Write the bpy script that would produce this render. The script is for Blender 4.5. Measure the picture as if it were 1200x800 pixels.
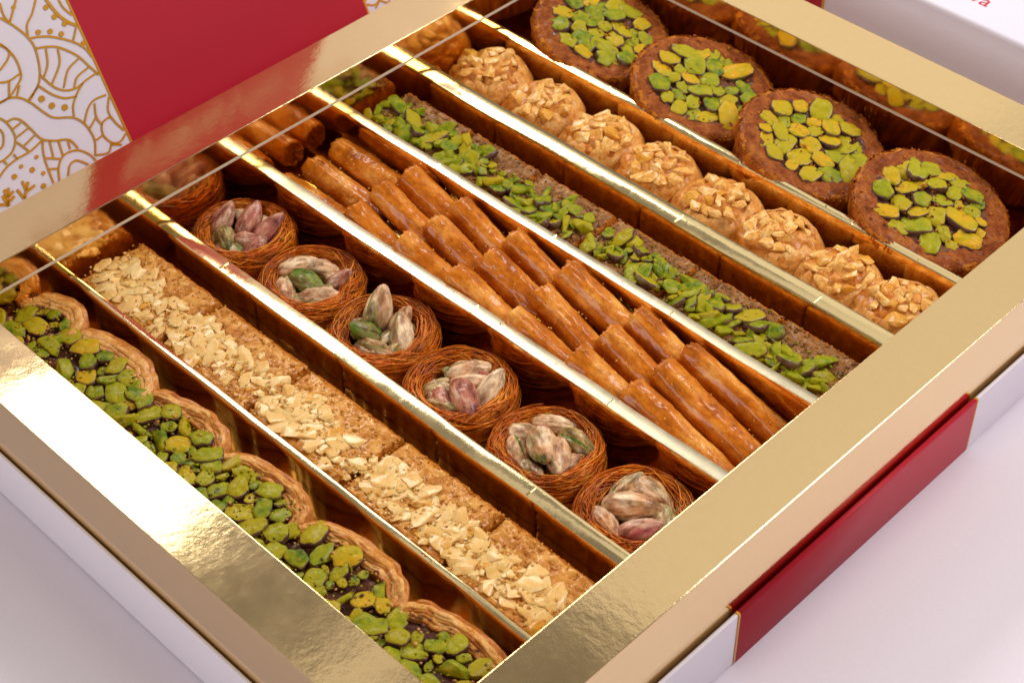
import bpy, bmesh, math, random
import numpy as np
from mathutils import Vector, Matrix, noise as mn

# ------------------------------------------------------------ clear, camera, world, light
for o in list(bpy.data.objects): bpy.data.objects.remove(o)
scn = bpy.context.scene
col = scn.collection
PI = math.pi

cam_d = bpy.data.cameras.new('camera'); cam = bpy.data.objects.new('camera', cam_d); col.objects.link(cam)
CAM = Vector((0.44725, -0.17835, 0.39378)); YAW, PITCH, ROLL = 2.36447, 0.76217, -0.01746
fwd = Vector((math.cos(PITCH)*math.cos(YAW), math.cos(PITCH)*math.sin(YAW), -math.sin(PITCH)))
rgt = Vector((math.sin(YAW), -math.cos(YAW), 0)); upv = rgt.cross(fwd)
r2 = rgt*math.cos(ROLL)+upv*math.sin(ROLL); u2 = -rgt*math.sin(ROLL)+upv*math.cos(ROLL)
M = Matrix((r2, u2, -fwd)).transposed().to_4x4(); M.translation = CAM
cam.matrix_world = M
cam_d.sensor_width = 36; cam_d.lens = 2062.9/1200*36
cam_d.clip_start = 0.01; cam_d.clip_end = 50
cam_d.dof.use_dof = True; cam_d.dof.focus_distance = 0.585; cam_d.dof.aperture_fstop = 25
scn.camera = cam

w = bpy.data.worlds.new('World'); scn.world = w; w.use_nodes = True
bg = w.node_tree.nodes['Background']; bg.inputs[0].default_value = (0.95, 0.86, 0.80, 1); bg.inputs[1].default_value = 0.25

def area(name, loc, target, sx, sy, power, colour):
    l = bpy.data.lights.new(name, 'AREA'); l.shape = 'RECTANGLE'; l.size = sx; l.size_y = sy
    l.energy = power; l.color = colour
    o = bpy.data.objects.new(name, l); col.objects.link(o); o.location = loc
    d = Vector(target)-Vector(loc); o.rotation_euler = d.to_track_quat('-Z', 'Y').to_euler()
    return o
# long softbox hanging above and behind the left of the box, its long side along y
key = area('key_softbox', (-0.66, 0.62, 0.80), (-0.66, 0.62, 0.0), 0.29, 0.92, 10.0, (1.0, 0.97, 0.92))
# large cool fill from the camera's right
fill = area('fill_softbox', (0.86, 0.98, 0.95), (0.15, 0.15, 0.0), 0.6, 0.6, 12.0, (1.0, 0.965, 0.99))
side = area('side_softbox', (0.17, 0.74, 0.90), (0.14, 0.14, 0.0), 0.20, 0.20, 1.5, (1.0, 0.96, 0.97))
left = area('left_fill', (0.05, -1.15, 0.62), (0.05, -0.05, -0.04), 0.9, 0.6, 8.0, (1.0, 0.96, 0.95))  # added fill, brightens the near-left skirt, shell and table
# added lamp panel overhead, gives the gold rim a pale surface to mirror
top = area('overhead_fill_panel', (0.345, 1.43, 0.95), (0.345, 1.43, 0.0), 1.29, 1.66, 3.8, (1.0, 0.93, 0.85))
strip = area('overhead_fill_strip', (-0.345, 0.95, 0.95), (-0.345, 0.95, 0.0), 0.08, 2.6, .33, (1.0, 0.93, 0.85))  # added lamp strip, lightens the lower end of the near-left rim

far = area('far_fill_panel', (-0.60, 1.75, 0.95), (-0.60, 1.75, 0.0), 0.62, 1.15, 1.5, (1.0, 0.94, 0.84))  # added lamp panel, lightens the far-right rim and the tilted divider tops
rear = area('rear_fill_panel', (-1.30, 0.9, 0.95), (-1.30, 0.9, 0.0), 0.75, 1.7, 2.4, (1.0, 0.93, 0.88))  # added lamp panel, keeps the far-left rim from mirroring dark

scn.view_settings.view_transform = 'Standard'; scn.view_settings.look = 'None'
scn.view_settings.exposure = 0.06; scn.view_settings.gamma = 1
scn.render.engine = 'CYCLES'

# ------------------------------------------------------------ materials
def mat(name):
    m = bpy.data.materials.new(name); m.use_nodes = True
    nt = m.node_tree; return m, nt, nt.nodes['Principled BSDF']
def nd(nt, t, **kw):
    n = nt.nodes.new(t)
    for k, v in kw.items():
        if k in n.inputs: n.inputs[k].default_value = v
        else: setattr(n, k, v)
    return n
def lk(nt, a, b): nt.links.new(a, b)
def coords(nt, scale=(1, 1, 1), rnd=True):
    tc = nd(nt, 'ShaderNodeTexCoord'); mp = nd(nt, 'ShaderNodeMapping'); mp.inputs['Scale'].default_value = scale
    lk(nt, tc.outputs['Object'], mp.inputs['Vector'])
    if rnd:
        oi = nd(nt, 'ShaderNodeObjectInfo'); ml = nd(nt, 'ShaderNodeMath', operation='MULTIPLY'); ml.inputs[1].default_value = 37.0
        lk(nt, oi.outputs['Random'], ml.inputs[0])
        va = nd(nt, 'ShaderNodeVectorMath', operation='ADD'); lk(nt, mp.outputs[0], va.inputs[0]); lk(nt, ml.outputs[0], va.inputs[1])
        return va.outputs[0]
    return mp.outputs[0]
def noise(nt, vec, scale, detail=4, rough=.55):
    n = nd(nt, 'ShaderNodeTexNoise'); n.inputs['Scale'].default_value = scale; n.inputs['Detail'].default_value = detail
    n.inputs['Roughness'].default_value = rough; lk(nt, vec, n.inputs['Vector']); return n.outputs['Fac']
def ramp(nt, fac, stops):
    r = nd(nt, 'ShaderNodeValToRGB'); lk(nt, fac, r.inputs[0]); cr = r.color_ramp
    while len(cr.elements) < len(stops): cr.elements.new(0.5)
    for e, (p, c) in zip(cr.elements, stops): e.position = p; e.color = (*c, 1) if len(c) == 3 else c
    return r.outputs[0]
def mix(nt, fac, a, b, mode='MIX'):
    n = nd(nt, 'ShaderNodeMix', data_type='RGBA', blend_type=mode)
    if hasattr(fac, 'node'): lk(nt, fac, n.inputs[0])
    else: n.inputs[0].default_value = fac
    for s, v in ((6, a), (7, b)):
        if hasattr(v, 'node'): lk(nt, v, n.inputs[s])
        else: n.inputs[s].default_value = (*v, 1)
    return n.outputs[2]
def bump(nt, bs, hs, normal_in=None):
    prev = None
    for h, strength, dist in hs:
        b = nd(nt, 'ShaderNodeBump'); b.inputs['Strength'].default_value = strength; b.inputs['Distance'].default_value = dist
        lk(nt, h, b.inputs['Height'])
        if prev is not None: lk(nt, prev, b.inputs['Normal'])
        prev = b.outputs[0]
    lk(nt, prev, bs.inputs['Normal'])

def gold_material(name, tint, rough, wob, micro):
    m, nt, b = mat(name)
    b.inputs['Metallic'].default_value = 1
    v = coords(nt, rnd=False)
    n1 = noise(nt, v, 60, 3); n2 = noise(nt, v, 330, 5, .6); n3 = noise(nt, v, 1100, 3)
    c = mix(nt, n2, tint, tuple(x*0.93 for x in tint))
    lk(nt, c, b.inputs['Base Color'])
    rr = nd(nt, 'ShaderNodeMapRange'); rr.inputs[3].default_value = rough*0.1; rr.inputs[4].default_value = rough*2.3
    lk(nt, noise(nt, v, 45, 5, .7), rr.inputs[0]); lk(nt, rr.outputs[0], b.inputs['Roughness'])
    bump(nt, b, [(n1, wob, .0016), (n2, micro, .0004), (n3, micro*2.2, .00010)])
    return m
GOLD = (0.88, 0.65, 0.33)
m_gold = gold_material('gold_foil_card', GOLD, .08, .06, .06)
m_goldin = gold_material('gold_foil_tray', (0.90, 0.60, 0.20), .08, .05, .02)  # deeper tint paints in the orange of repeated reflections between walls
m_goldtop = gold_material('gold_foil_divider', (0.88, 0.70, 0.36), .09, .08, .04)

m_goldsatin = gold_material('gold_foil_satin', (0.80, 0.72, 0.50), .27, .06, .04)
def simple(name, c, rough=.5, **kw):
    m, nt, b = mat(name); b.inputs['Base Color'].default_value = (*c, 1); b.inputs['Roughness'].default_value = rough
    for k, v in kw.items(): b.inputs[k].default_value = v
    return m
def paper(name, c, rough, bs=.15):
    m, nt, b = mat(name); v = coords(nt, rnd=False)
    n = noise(nt, v, 1400, 4); n2 = noise(nt, v, 700, 5, .7)
    lk(nt, mix(nt, n2, c, tuple(x*.91 for x in c)), b.inputs['Base Color'])
    b.inputs['Roughness'].default_value = rough
    bump(nt, b, [(n, bs, .00008)])
    return m
m_white = paper('white_card', (0.76, 0.70, 0.77), .38)
m_red = paper('red_card', (0.45, 0.007, 0.024), .45, .25)
m_red.node_tree.nodes['Principled BSDF'].inputs['Specular IOR Level'].default_value = .25
m_cream = paper('cut_card_edge', (0.72, 0.60, 0.46), .7)
m_print, nt, b = mat('gold_foil_print')
b.inputs['Base Color'].default_value = (0.66, 0.31, 0.012, 1); b.inputs['Metallic'].default_value = 0.5; b.inputs['Roughness'].default_value = .32
m_table = paper('matt_white_table', (0.73, 0.66, 0.72), .42, .5)
m_text = simple('red_print', (0.55, 0.02, 0.03), .5)

def pistachio_cut(name, stops, dark):
    m, nt, b = mat(name); v = coords(nt)
    oi = nd(nt, 'ShaderNodeObjectInfo')
    c0 = ramp(nt, oi.outputs['Random'], stops)
    n1 = noise(nt, v, 420, 5, .6); n2 = noise(nt, v, 1500, 3)
    f1 = ramp(nt, n1, [(.40, (0, 0, 0)), (.68, (1, 1, 1))])
    c1 = mix(nt, f1, c0, (0.38, 0.32, 0.006))
    f2 = ramp(nt, n1, [(.26, (1, 1, 1)), (.40, (0, 0, 0))])
    c2 = mix(nt, f2, c1, dark)
    lk(nt, c2, b.inputs['Base Color'])
    b.inputs['Roughness'].default_value = .5; b.inputs['Specular IOR Level'].default_value = .1; b.inputs['Coat IOR'].default_value = 1.4
    b.inputs['Coat Weight'].default_value = .2; b.inputs['Coat Roughness'].default_value = .15
    bump(nt, b, [(n1, .7, .0009), (n2, .6, .0004)])
    return m
m_pist = pistachio_cut('pistachio_green', [(0, (.07, .15, .003)), (.35, (.17, .235, .003)), (.7, (.27, .27, .003)), (1, (.44, .29, .003))], (.06, .05, .006))
m_pist_amber = pistachio_cut('pistachio_amber', [(0, (.28, .30, .004)), (.5, (.46, .32, .004)), (1, (.66, .33, .004))], (.20, .12, .006))
def skin_mat():
    m, nt, b = mat('pistachio_skin'); v = coords(nt)
    n1 = noise(nt, v, 350, 4)
    lk(nt, ramp(nt, n1, [(.35, (.06, .02, .02)), (.55, (.14, .06, .03)), (.75, (.18, .19, .01))]), b.inputs['Base Color'])
    b.inputs['Roughness'].default_value = .4; bump(nt, b, [(n1, .4, .0003)]); return m
m_skin = skin_mat()
def kernel(name, stops, rim):
    m, nt, b = mat(name); v = coords(nt, (.45, 1, 1))
    n1 = noise(nt, v, 300, 5, .7); n2 = noise(nt, v, 900, 4); n3 = noise(nt, v, 240, 3)
    c = ramp(nt, n1, stops)
    f = ramp(nt, n3, [(.52, (0, 0, 0)), (.70, (.85, .85, .85))])
    c = mix(nt, f, c, rim)
    lk(nt, mix(nt, .75, c, ramp(nt, n2, [(.36, (.30, .16, .09)), (.56, (1, 1, 1))]), 'MULTIPLY'), b.inputs['Base Color'])
    b.inputs['Roughness'].default_value = .35
    b.inputs['Subsurface Weight'].default_value = .1; b.inputs['Subsurface Scale'].default_value = .001
    b.inputs['Coat Weight'].default_value = .45; b.inputs['Coat Roughness'].default_value = .13; b.inputs['Specular IOR Level'].default_value = .1; b.inputs['Coat IOR'].default_value = 1.42
    bump(nt, b, [(n1, .7, .0016), (n2, .9, .0007)])
    return m
m_kern = [kernel('kernel_pink_skin', [(.30, (.16, .04, .02)), (.42, (.62, .30, .13)), (.60, (.90, .68, .42))], (.05, .12, .006)),
          kernel('kernel_olive_skin', [(.30, (.06, .08, .006)), (.44, (.36, .22, .06)), (.62, (.80, .62, .32))], (.03, .13, .006)),
          kernel('kernel_magenta_skin', [(.30, (.14, .02, .03)), (.46, (.50, .18, .11)), (.66, (.80, .56, .38))], (.36, .02, .06)),
          kernel('kernel_green', [(.30, (.05, .13, .01)), (.50, (.12, .22, .02)), (.75, (.40, .42, .10))], (.42, .24, .14))]

def crust(name, c_dark, c_mid, c_light, scale=160, rough=.5, fine=1800, coat=.2, bs=.5, stretch=(1, 1, 1), sss=.05, coat_r=.12, fd=.00025, mul=.5):
    m, nt, b = mat(name); v = coords(nt, stretch)
    n1 = noise(nt, v, scale, 5, .6); n2 = noise(nt, v, fine, 4, .7)
    c = ramp(nt, n1, [(.30, c_dark), (.50, c_mid), (.70, c_light)])
    c = mix(nt, mul, c, ramp(nt, n2, [(.34, (.40, .22, .10)), (.56, (1, 1, 1))]), 'MULTIPLY')
    lk(nt, c, b.inputs['Base Color']); b.inputs['Roughness'].default_value = rough; b.inputs['Specular IOR Level'].default_value = .08; b.inputs['Coat IOR'].default_value = 1.36
    b.inputs['Subsurface Weight'].default_value = sss; b.inputs['Subsurface Radius'].default_value = (1, .45, .2); b.inputs['Subsurface Scale'].default_value = .0015
    b.inputs['Coat Weight'].default_value = coat; b.inputs['Coat Roughness'].default_value = coat_r
    bump(nt, b, [(n1, bs, .0010), (n2, bs, fd)])
    return m
m_phyllo = crust('baked_phyllo', (.36, .09, .008), (.58, .21, .035), (.72, .36, .10), 150, .42, 900, .4, .5, (1, 1, 2.5))
m_phyllo_pale = crust('pale_phyllo', (.50, .16, .02), (.74, .35, .08), (.86, .53, .20), 200, .45, 900, .35, .5)
m_paste = crust('dark_nut_paste', (.05, .015, .012), (.13, .045, .03), (.24, .09, .03), 260, .4, 1300, .5, .9, sss=0)
m_semolina = crust('semolina_crust', (.42, .13, .010), (.64, .27, .045), (.78, .42, .10), 170, .45, 1700, .7, .6, fd=.0004, mul=.2)
m_semolina_grey = crust('syrup_soaked_crust', (.16, .055, .012), (.32, .14, .040), (.50, .27, .10), 190, .5, 1600, .35, .9, fd=.0005, mul=.35)
m_edge = crust('toasted_edge', (.38, .09, .004), (.58, .18, .012), (.74, .29, .035), 260, .55, 1300, .15, 1.0, fd=.0007)
m_cashew = crust('cashew', (.70, .37, .08), (.82, .52, .18), (.90, .66, .31), 140, .38, 1400, .8, .35, sss=.35, mul=.2)
m_cashew_gold = crust('toasted_cashew', (.64, .24, .015), (.74, .36, .04), (.80, .46, .12), 140, .38, 1400, .7, .35, sss=.3)
m_rose = crust('glazed_phyllo_rose', (.40, .10, .006), (.64, .23, .028), (.84, .44, .12), 170, .42, 800, .5, .7, sss=.2)
m_rose_nut = crust('glazed_cashew', (.68, .28, .035), (.86, .47, .11), (.93, .64, .25), 300, .4, 1200, .9, .35, sss=.25)
m_finger = crust('syrup_glazed_phyllo', (.30, .06, .003), (.62, .18, .009), (.84, .39, .075), 110, .32, 700, .7, .45, (.6, 1, 1), coat_r=.07, fd=.0004)
m_kataifi = crust('kataifi_threads', (.38, .065, .002), (.66, .135, .004), (.82, .24, .014), 220, .36, 1500, .5, .2, sss=.05)
m_kat_light = crust('kataifi_threads_light', (.52, .13, .008), (.80, .25, .016), (.88, .38, .05), 220, .4, 1500, .5, .2, sss=.05)
m_kat_dark = crust('kataifi_threads_dark', (.18, .035, .002), (.36, .08, .005), (.50, .14, .012), 220, .4, 1500, .5, .2, sss=.05)
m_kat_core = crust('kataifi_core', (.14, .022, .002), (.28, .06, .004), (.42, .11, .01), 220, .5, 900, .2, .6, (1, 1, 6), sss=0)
m_disc_top = crust('cocoa_brown_crumb', (.18, .035, .006), (.33, .085, .016), (.50, .16, .028), 240, .6, 1150, .12, 1.0, fd=.0007)
m_disc_side = crust('toasted_kataifi_side', (.18, .035, .003), (.40, .095, .008), (.60, .19, .018), 260, .5, 1500, .25, .9, (1, 1, .12))

# ------------------------------------------------------------ object helpers
def tag(o, label=None, cat=None, group=None, kind=None):
    if label: o['label'] = label
    if cat: o['category'] = cat
    if group: o['group'] = group
    if kind: o['kind'] = kind
def empty(name, loc, label, cat, group=None, rz=0):
    o = bpy.data.objects.new(name, None); col.objects.link(o); o.location = loc; o.rotation_euler.z = rz
    o.empty_display_size = .01; tag(o, label, cat, group); return o
def link(name, me, parent=None, loc=(0, 0, 0), rot=(0, 0, 0), sc=(1, 1, 1)):
    o = bpy.data.objects.new(name, me); col.objects.link(o)
    o.location = loc; o.rotation_euler = rot; o.scale = sc
    if parent is not None: o.parent = parent
    return o
U = .0025
def mesh(name, verts, faces, mats, smooth=True, midx=None):
    me = bpy.data.meshes.new(name); me.from_pydata([tuple(v) for v in verts], [], faces)
    for m in (mats if isinstance(mats, (list, tuple)) else [mats]): me.materials.append(m)
    if midx is not None: me.polygons.foreach_set('material_index', midx)
    me.polygons.foreach_set('use_smooth', [smooth]*len(me.polygons)); me.update()
    bm = bmesh.new(); bm.from_mesh(me); bmesh.ops.recalc_face_normals(bm, faces=bm.faces); bm.to_mesh(me); bm.free()
    return me
class MB:
    def __init__(s): s.v = []; s.f = []; s.m = []
    def add(s, v, f, mi=0):
        b0 = len(s.v); s.v += [tuple(x) for x in v]; s.f += [tuple(i+b0 for i in q) for q in f]; s.m += [mi]*len(f)
    def box(s, x0, x1, y0, y1, z0, z1, mi=0):
        s.add([(x0,y0,z0),(x1,y0,z0),(x1,y1,z0),(x0,y1,z0),(x0,y0,z1),(x1,y0,z1),(x1,y1,z1),(x0,y1,z1)],
              [(0,3,2,1),(4,5,6,7),(0,1,5,4),(1,2,6,5),(2,3,7,6),(3,0,4,7)], mi)
    def tube(s, pts, rad, n=3, mi=0):
        P = np.array(pts, float); T = np.gradient(P, axis=0); T /= (np.linalg.norm(T, axis=1)[:, None]+1e-12)
        ref = np.array([0, 0, 1.0]); V = []
        for i in range(len(P)):
            a = np.cross(T[i], ref); la = np.linalg.norm(a)
            a = np.array([1.0, 0, 0]) if la < 1e-3 else a/la
            b_ = np.cross(T[i], a); r = rad if np.isscalar(rad) else rad[i]
            for k in range(n):
                an = 2*PI*k/n; V.append(P[i]+r*(a*math.cos(an)+b_*math.sin(an)))
        F = []
        for i in range(len(P)-1):
            for k in range(n):
                k2 = (k+1) % n; F.append((i*n+k, i*n+k2, (i+1)*n+k2, (i+1)*n+k))
        F.append(tuple(range(n))[::-1]); F.append(tuple((len(P)-1)*n+k for k in range(n)))
        s.add(V, F, mi)
    def mesh(s, name, mats, smooth=True): return mesh(name, s.v, s.f, mats, smooth, s.m)
def bevel(o, wd, seg=3):
    m = o.modifiers.new('bevel', 'BEVEL'); m.width = wd; m.segments = seg; m.limit_method = 'ANGLE'; m.angle_limit = math.radians(40)
    return o
def N3(x, y, z, s=1.0): return mn.noise(Vector((x*s, y*s, z*s)))
def FB(x, y, z, s=1.0, o=4): return mn.fractal(Vector((x*s, y*s, z*s)), 1.0, 2.0, o)

# ------------------------------------------------------------ dimensions (metres; z = 0 is the top of the gold rim)
L, LY = 0.240, 0.3119
W_S, W_E, W_W, W_N = .0208, .0208, .0231, .0233      # rim widths: near-left, near-right, far-left, far-right
FLOOR = -.0385; TABLE = -.0545; DT = -.0170; FLAP = -.0113
X0, X1, Y0, Y1 = -W_W, L+W_E, -W_S, LY+W_N           # outer rectangle of the gold tray

# ------------------------------------------------------------ table
tb = MB(); tb.add([(-2.5,-2.5,TABLE),(2.5,-2.5,TABLE),(2.5,2.5,TABLE),(-2.5,2.5,TABLE)], [(0,1,2,3)])
tag(link('table', tb.mesh('table', m_table, False)), kind='structure')

# ------------------------------------------------------------ the gift box
box = empty('gift_box', (0.12, 0.156, TABLE), 'open white and red gift box with a gold foil tray full of baklava', 'gift box')
OFF = Vector((-0.12, -0.156, -TABLE))
def bpart(name, me, parent=None):
    return link(name, me, parent or box, OFF if parent is None else (0, 0, 0))

# outer white shell: four walls and a floor, top edges rounded
SG, ST, SZ = .0024, .0015, -.0295
sx0, sx1, sy0, sy1 = X0-SG, X1+SG, Y0-.0020, Y1+SG
def shell_wall(x0, x1, y0, y1):
    m = MB(); m.box(x0, x1, y0, y1, TABLE+.0004, SZ); o = bpart('shell_wall', m.mesh('shell_wall', m_white, True)); bevel(o, .0006, 4); return o
wall_e = shell_wall(sx1-ST, sx1, sy0, sy1)
wall_s = shell_wall(sx0+ST+.0002, sx1-ST-.0002, sy0, sy0+ST)
wall_w = shell_wall(sx0, sx0+ST, sy0, sy1)
wall_n = shell_wall(sx0+ST+.0002, sx1-ST-.0002, sy1-ST, sy1)
m = MB(); m.box(sx0+ST+.0004, sx1-ST-.0004, sy0+ST+.0004, sy1-ST-.0004, TABLE+.0006, TABLE+.0014); bpart('shell_floor', m.mesh('shell_floor', m_white, False))
# red band wrapped over the near-right wall, gold line down each end
BA, BB = .0965, .2205
def wrap_band(name, y0, y1, t, mt, parent):
    xo, xi, zt, r = sx1+t, sx1-ST-t, SZ+t, .0008
    prof = [(xo, TABLE+.0006)]
    for k in range(7): a = k/6*PI/2; prof.append((xo-r+r*math.cos(a), zt-r+r*math.sin(a)))
    for k in range(7): a = PI/2+k/6*PI/2; prof.append((xi+r+r*math.cos(a), zt-r+r*math.sin(a)))
    prof.append((xi, zt-.012))
    V = [(x, y0, z) for x, z in prof]+[(x, y1, z) for x, z in prof]; n = len(prof)
    F = [(i, i+1, n+i+1, n+i) for i in range(n-1)]
    F2 = [(i+2*n, n+i+2*n, n+i+1+2*n, i+1+2*n) for i in range(n-1)]
    V2 = [(x-(0.00015 if x > (xo+xi)/2 else -.00015), y, z-.00015) for x, y, z in V]
    rim_f = [(0, n, 3*n, 2*n), (n-1, 3*n-1, 4*n-1, 2*n-1)]
    for i in range(n-1): rim_f += [(i, 2*n+i, 2*n+i+1, i+1), (n+i, n+i+1, 3*n+i+1, 3*n+i)]
    me = mesh(name, V+V2, F+F2+rim_f, mt, True)
    return bpart(name, me, parent)
wrap_band('red_band', BA, BB, .00022, m_red, wall_e)
wrap_band('gold_line', BA-.0009, BA, .00024, m_print, wall_e)
wrap_band('gold_line', BB, BB+.0009, .00024, m_print, wall_e)

# gold tray: rim swept round the rectangle, with outer skirt and inner flap
def rect(o_s, o_e, o_w, o_n, z):  # offsets outward from the opening
    return [(-o_w, -o_s, z), (L+o_e, -o_s, z), (L+o_e, LY+o_n, z), (-o_w, LY+o_n, z)]
def allo(d): return (d, d, d, d)
OUT = (W_S, W_E, W_W, W_N); OUTi = tuple(v-.0007 for v in OUT)
loops = [rect(*allo(0), FLAP), rect(*allo(0), 0), rect(*OUT, 0), rect(*OUT, TABLE+.0016), rect(*OUTi, TABLE+.0016), rect(*OUTi, -.0007), rect(*allo(.0006), -.0007), rect(*allo(.0006), FLAP)]
V = [p for lp in loops for p in lp]; F = []
for i in range(8):
    j = (i+1) % 8
    for k in range(4): k2 = (k+1) % 4; F.append((i*4+k, i*4+k2, j*4+k2, j*4+k))
rim = bpart('rim', mesh('rim', V, F, m_gold, False)); bevel(rim, .0009, 4)
m = MB()
lp = [rect(*allo(-.0002), FLAP-.0009), rect(*allo(-.0002), FLAP), rect(*allo(.0006), FLAP), rect(*allo(.0006), FLAP-.0009)]
F = []
for i in range(4):
    j = (i+1) % 4
    for k in range(4): k2 = (k+1) % 4; F.append((i*4+k, i*4+k2, j*4+k2, j*4+k))
m.add([p for q in lp for p in q], F); bpart('flap_edge', m.mesh('flap_edge', m_cream, False), rim)
# tray walls behind the flap, floor
WT = .0010; g = .0008
def tw(x0, x1, y0, y1):
    m = MB(); m.box(x0, x1, y0, y1, FLOOR, -.0010); bpart('tray_wall', m.mesh('tray_wall', m_goldin, False))
tw(-g-WT, -g, -g-WT, LY+g+WT); tw(L+g, L+g+WT, -g-WT, LY+g+WT); tw(-g+.0001, L+g-.0001, -g-WT, -g); tw(-g+.0001, L+g-.0001, LY+g, LY+g+WT)
m = MB(); m.box(-g-WT, L+g+WT, -g-WT, LY+g+WT, FLOOR-.001, FLOOR-.0001); bpart('tray_floor', m.mesh('tray_floor', m_goldin, False))
# dividers: folded gold card, a flat top between two walls
DIV = [(.0381, .0406, 0.0), (.0770, .0831, 0.0), (.1230, .1290, -.14), (.1695, .1746, -.14), (.2082, .2160, 0.0), (.2514, .2556, .05)]
def divider(ya, yb, tilt, seed):
    n = 48; r = .0006; V = []; F = []
    half = (yb-ya)/2; yc = (ya+yb)/2
    prof = [(-half, FLOOR), (-half, DT-.0035), (-half, DT-r), (-half+r*.3, DT-r*.3), (-half+r, DT), (half-r, DT), (half-r*.3, DT-r*.3), (half, DT-r), (half, DT-.0035), (half, FLOOR)]
    for i in range(n+1):
        x = -g+(L+2*g)*i/n
        wy = .00028*N3(x, seed, 0, 28)*2+.00012*N3(x, seed, 3, 120); wz = .00015*N3(x, seed, 7, 60)
        for (py, pz) in prof:
            up = 0 if pz < DT-.01 else 1
            zz = pz+up*(wz+tilt*py*(1 if pz > DT-.001 else 0))
            V.append((x, yc+py+wy*up, zz))
    k = len(prof)
    for i in range(n):
        for j in range(k-1): F.append((i*k+j, (i+1)*k+j, (i+1)*k+j+1, i*k+j+1))
    F.append(tuple(range(k))); F.append(tuple(n*k+j for j in range(k))[::-1])
    me = mesh('divider', V, F, [m_goldin, m_goldsatin if abs(tilt) > .1 else m_goldtop], True)
    mi = []
    for p in me.polygons: mi.append(1 if p.normal.z > .5 else 0)
    me.polygons.foreach_set('material_index', mi)
    for e in me.edges: pass
    o = bpart('divider', me)
    es = o.modifiers.new('split', 'EDGE_SPLIT'); es.split_angle = math.radians(30)
    # pinch marks where the card was scored
    rr = random.Random(seed)
    for q in range(3):
        x = .05+.07*q+rr.uniform(-.02, .02)
        m = MB(); m.box(x, x+.0005, ya+.0007, ya+.0007+(yb-ya-.0014)*rr.uniform(.4, .9), DT-.0003, DT+.00022+abs(tilt)*.004)
        bpart('score_mark', m.mesh('score_mark', m_goldtop, False), o)
    return o
for i, (a, b_, t) in enumerate(DIV): divider(a, b_, t, i*3.7+1)

# lid leaning back behind the tray: plane x = -.0557 - .5 z
NRM = Vector((1, 0, .5)).normalized(); UPL = Vector((-.5, 0, 1)).normalized()
LB = Vector((-.0557-.5*(TABLE+.001), 0, TABLE+.001))      # bottom line
LH = (.240-TABLE)/UPL.z
LYA, LYB = .1025, .2250
def lidp(v, y, n): p = LB+UPL*v+NRM*n; return (p.x, y, p.z)
def lid_slab(name, y0, y1, v0, v1, n0, n1, mt, parent=None, bev=0):
    m = MB(); c = [(y0, v0), (y1, v0), (y1, v1), (y0, v1)]
    m.add([lidp(v, y, n0) for y, v in c]+[lidp(v, y, n1) for y, v in c], [(0,1,2,3),(4,7,6,5),(0,4,5,1),(1,5,6,2),(2,6,7,3),(3,7,4,0)])
    o = bpart(name, m.mesh(name, mt, False), parent)
    if bev: bevel(o, bev, 3)
    return o
lid = lid_slab('lid', sy0, sy1, 0, LH, -.0034, -.0003, m_white, None, .0008)
lid_slab('red_panel', LYA, LYB, .0, LH-.0004, -.00025, 0, m_red, lid)
lid_slab('gold_line', LYA-.0008, LYA, .0, LH-.0004, -.00025, .00002, m_print, lid)
lid_slab('gold_line', LYB, LYB+.0008, .0, LH-.0004, -.00025, .00002, m_print, lid)
# spine joining lid and shell along the table
m = MB(); m.box(LB.x-.001, sx0-.0002, sy0, sy1, TABLE+.0005, TABLE+.0024); bpart('lid_hinge', m.mesh('lid_hinge', m_white, False))

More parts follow.
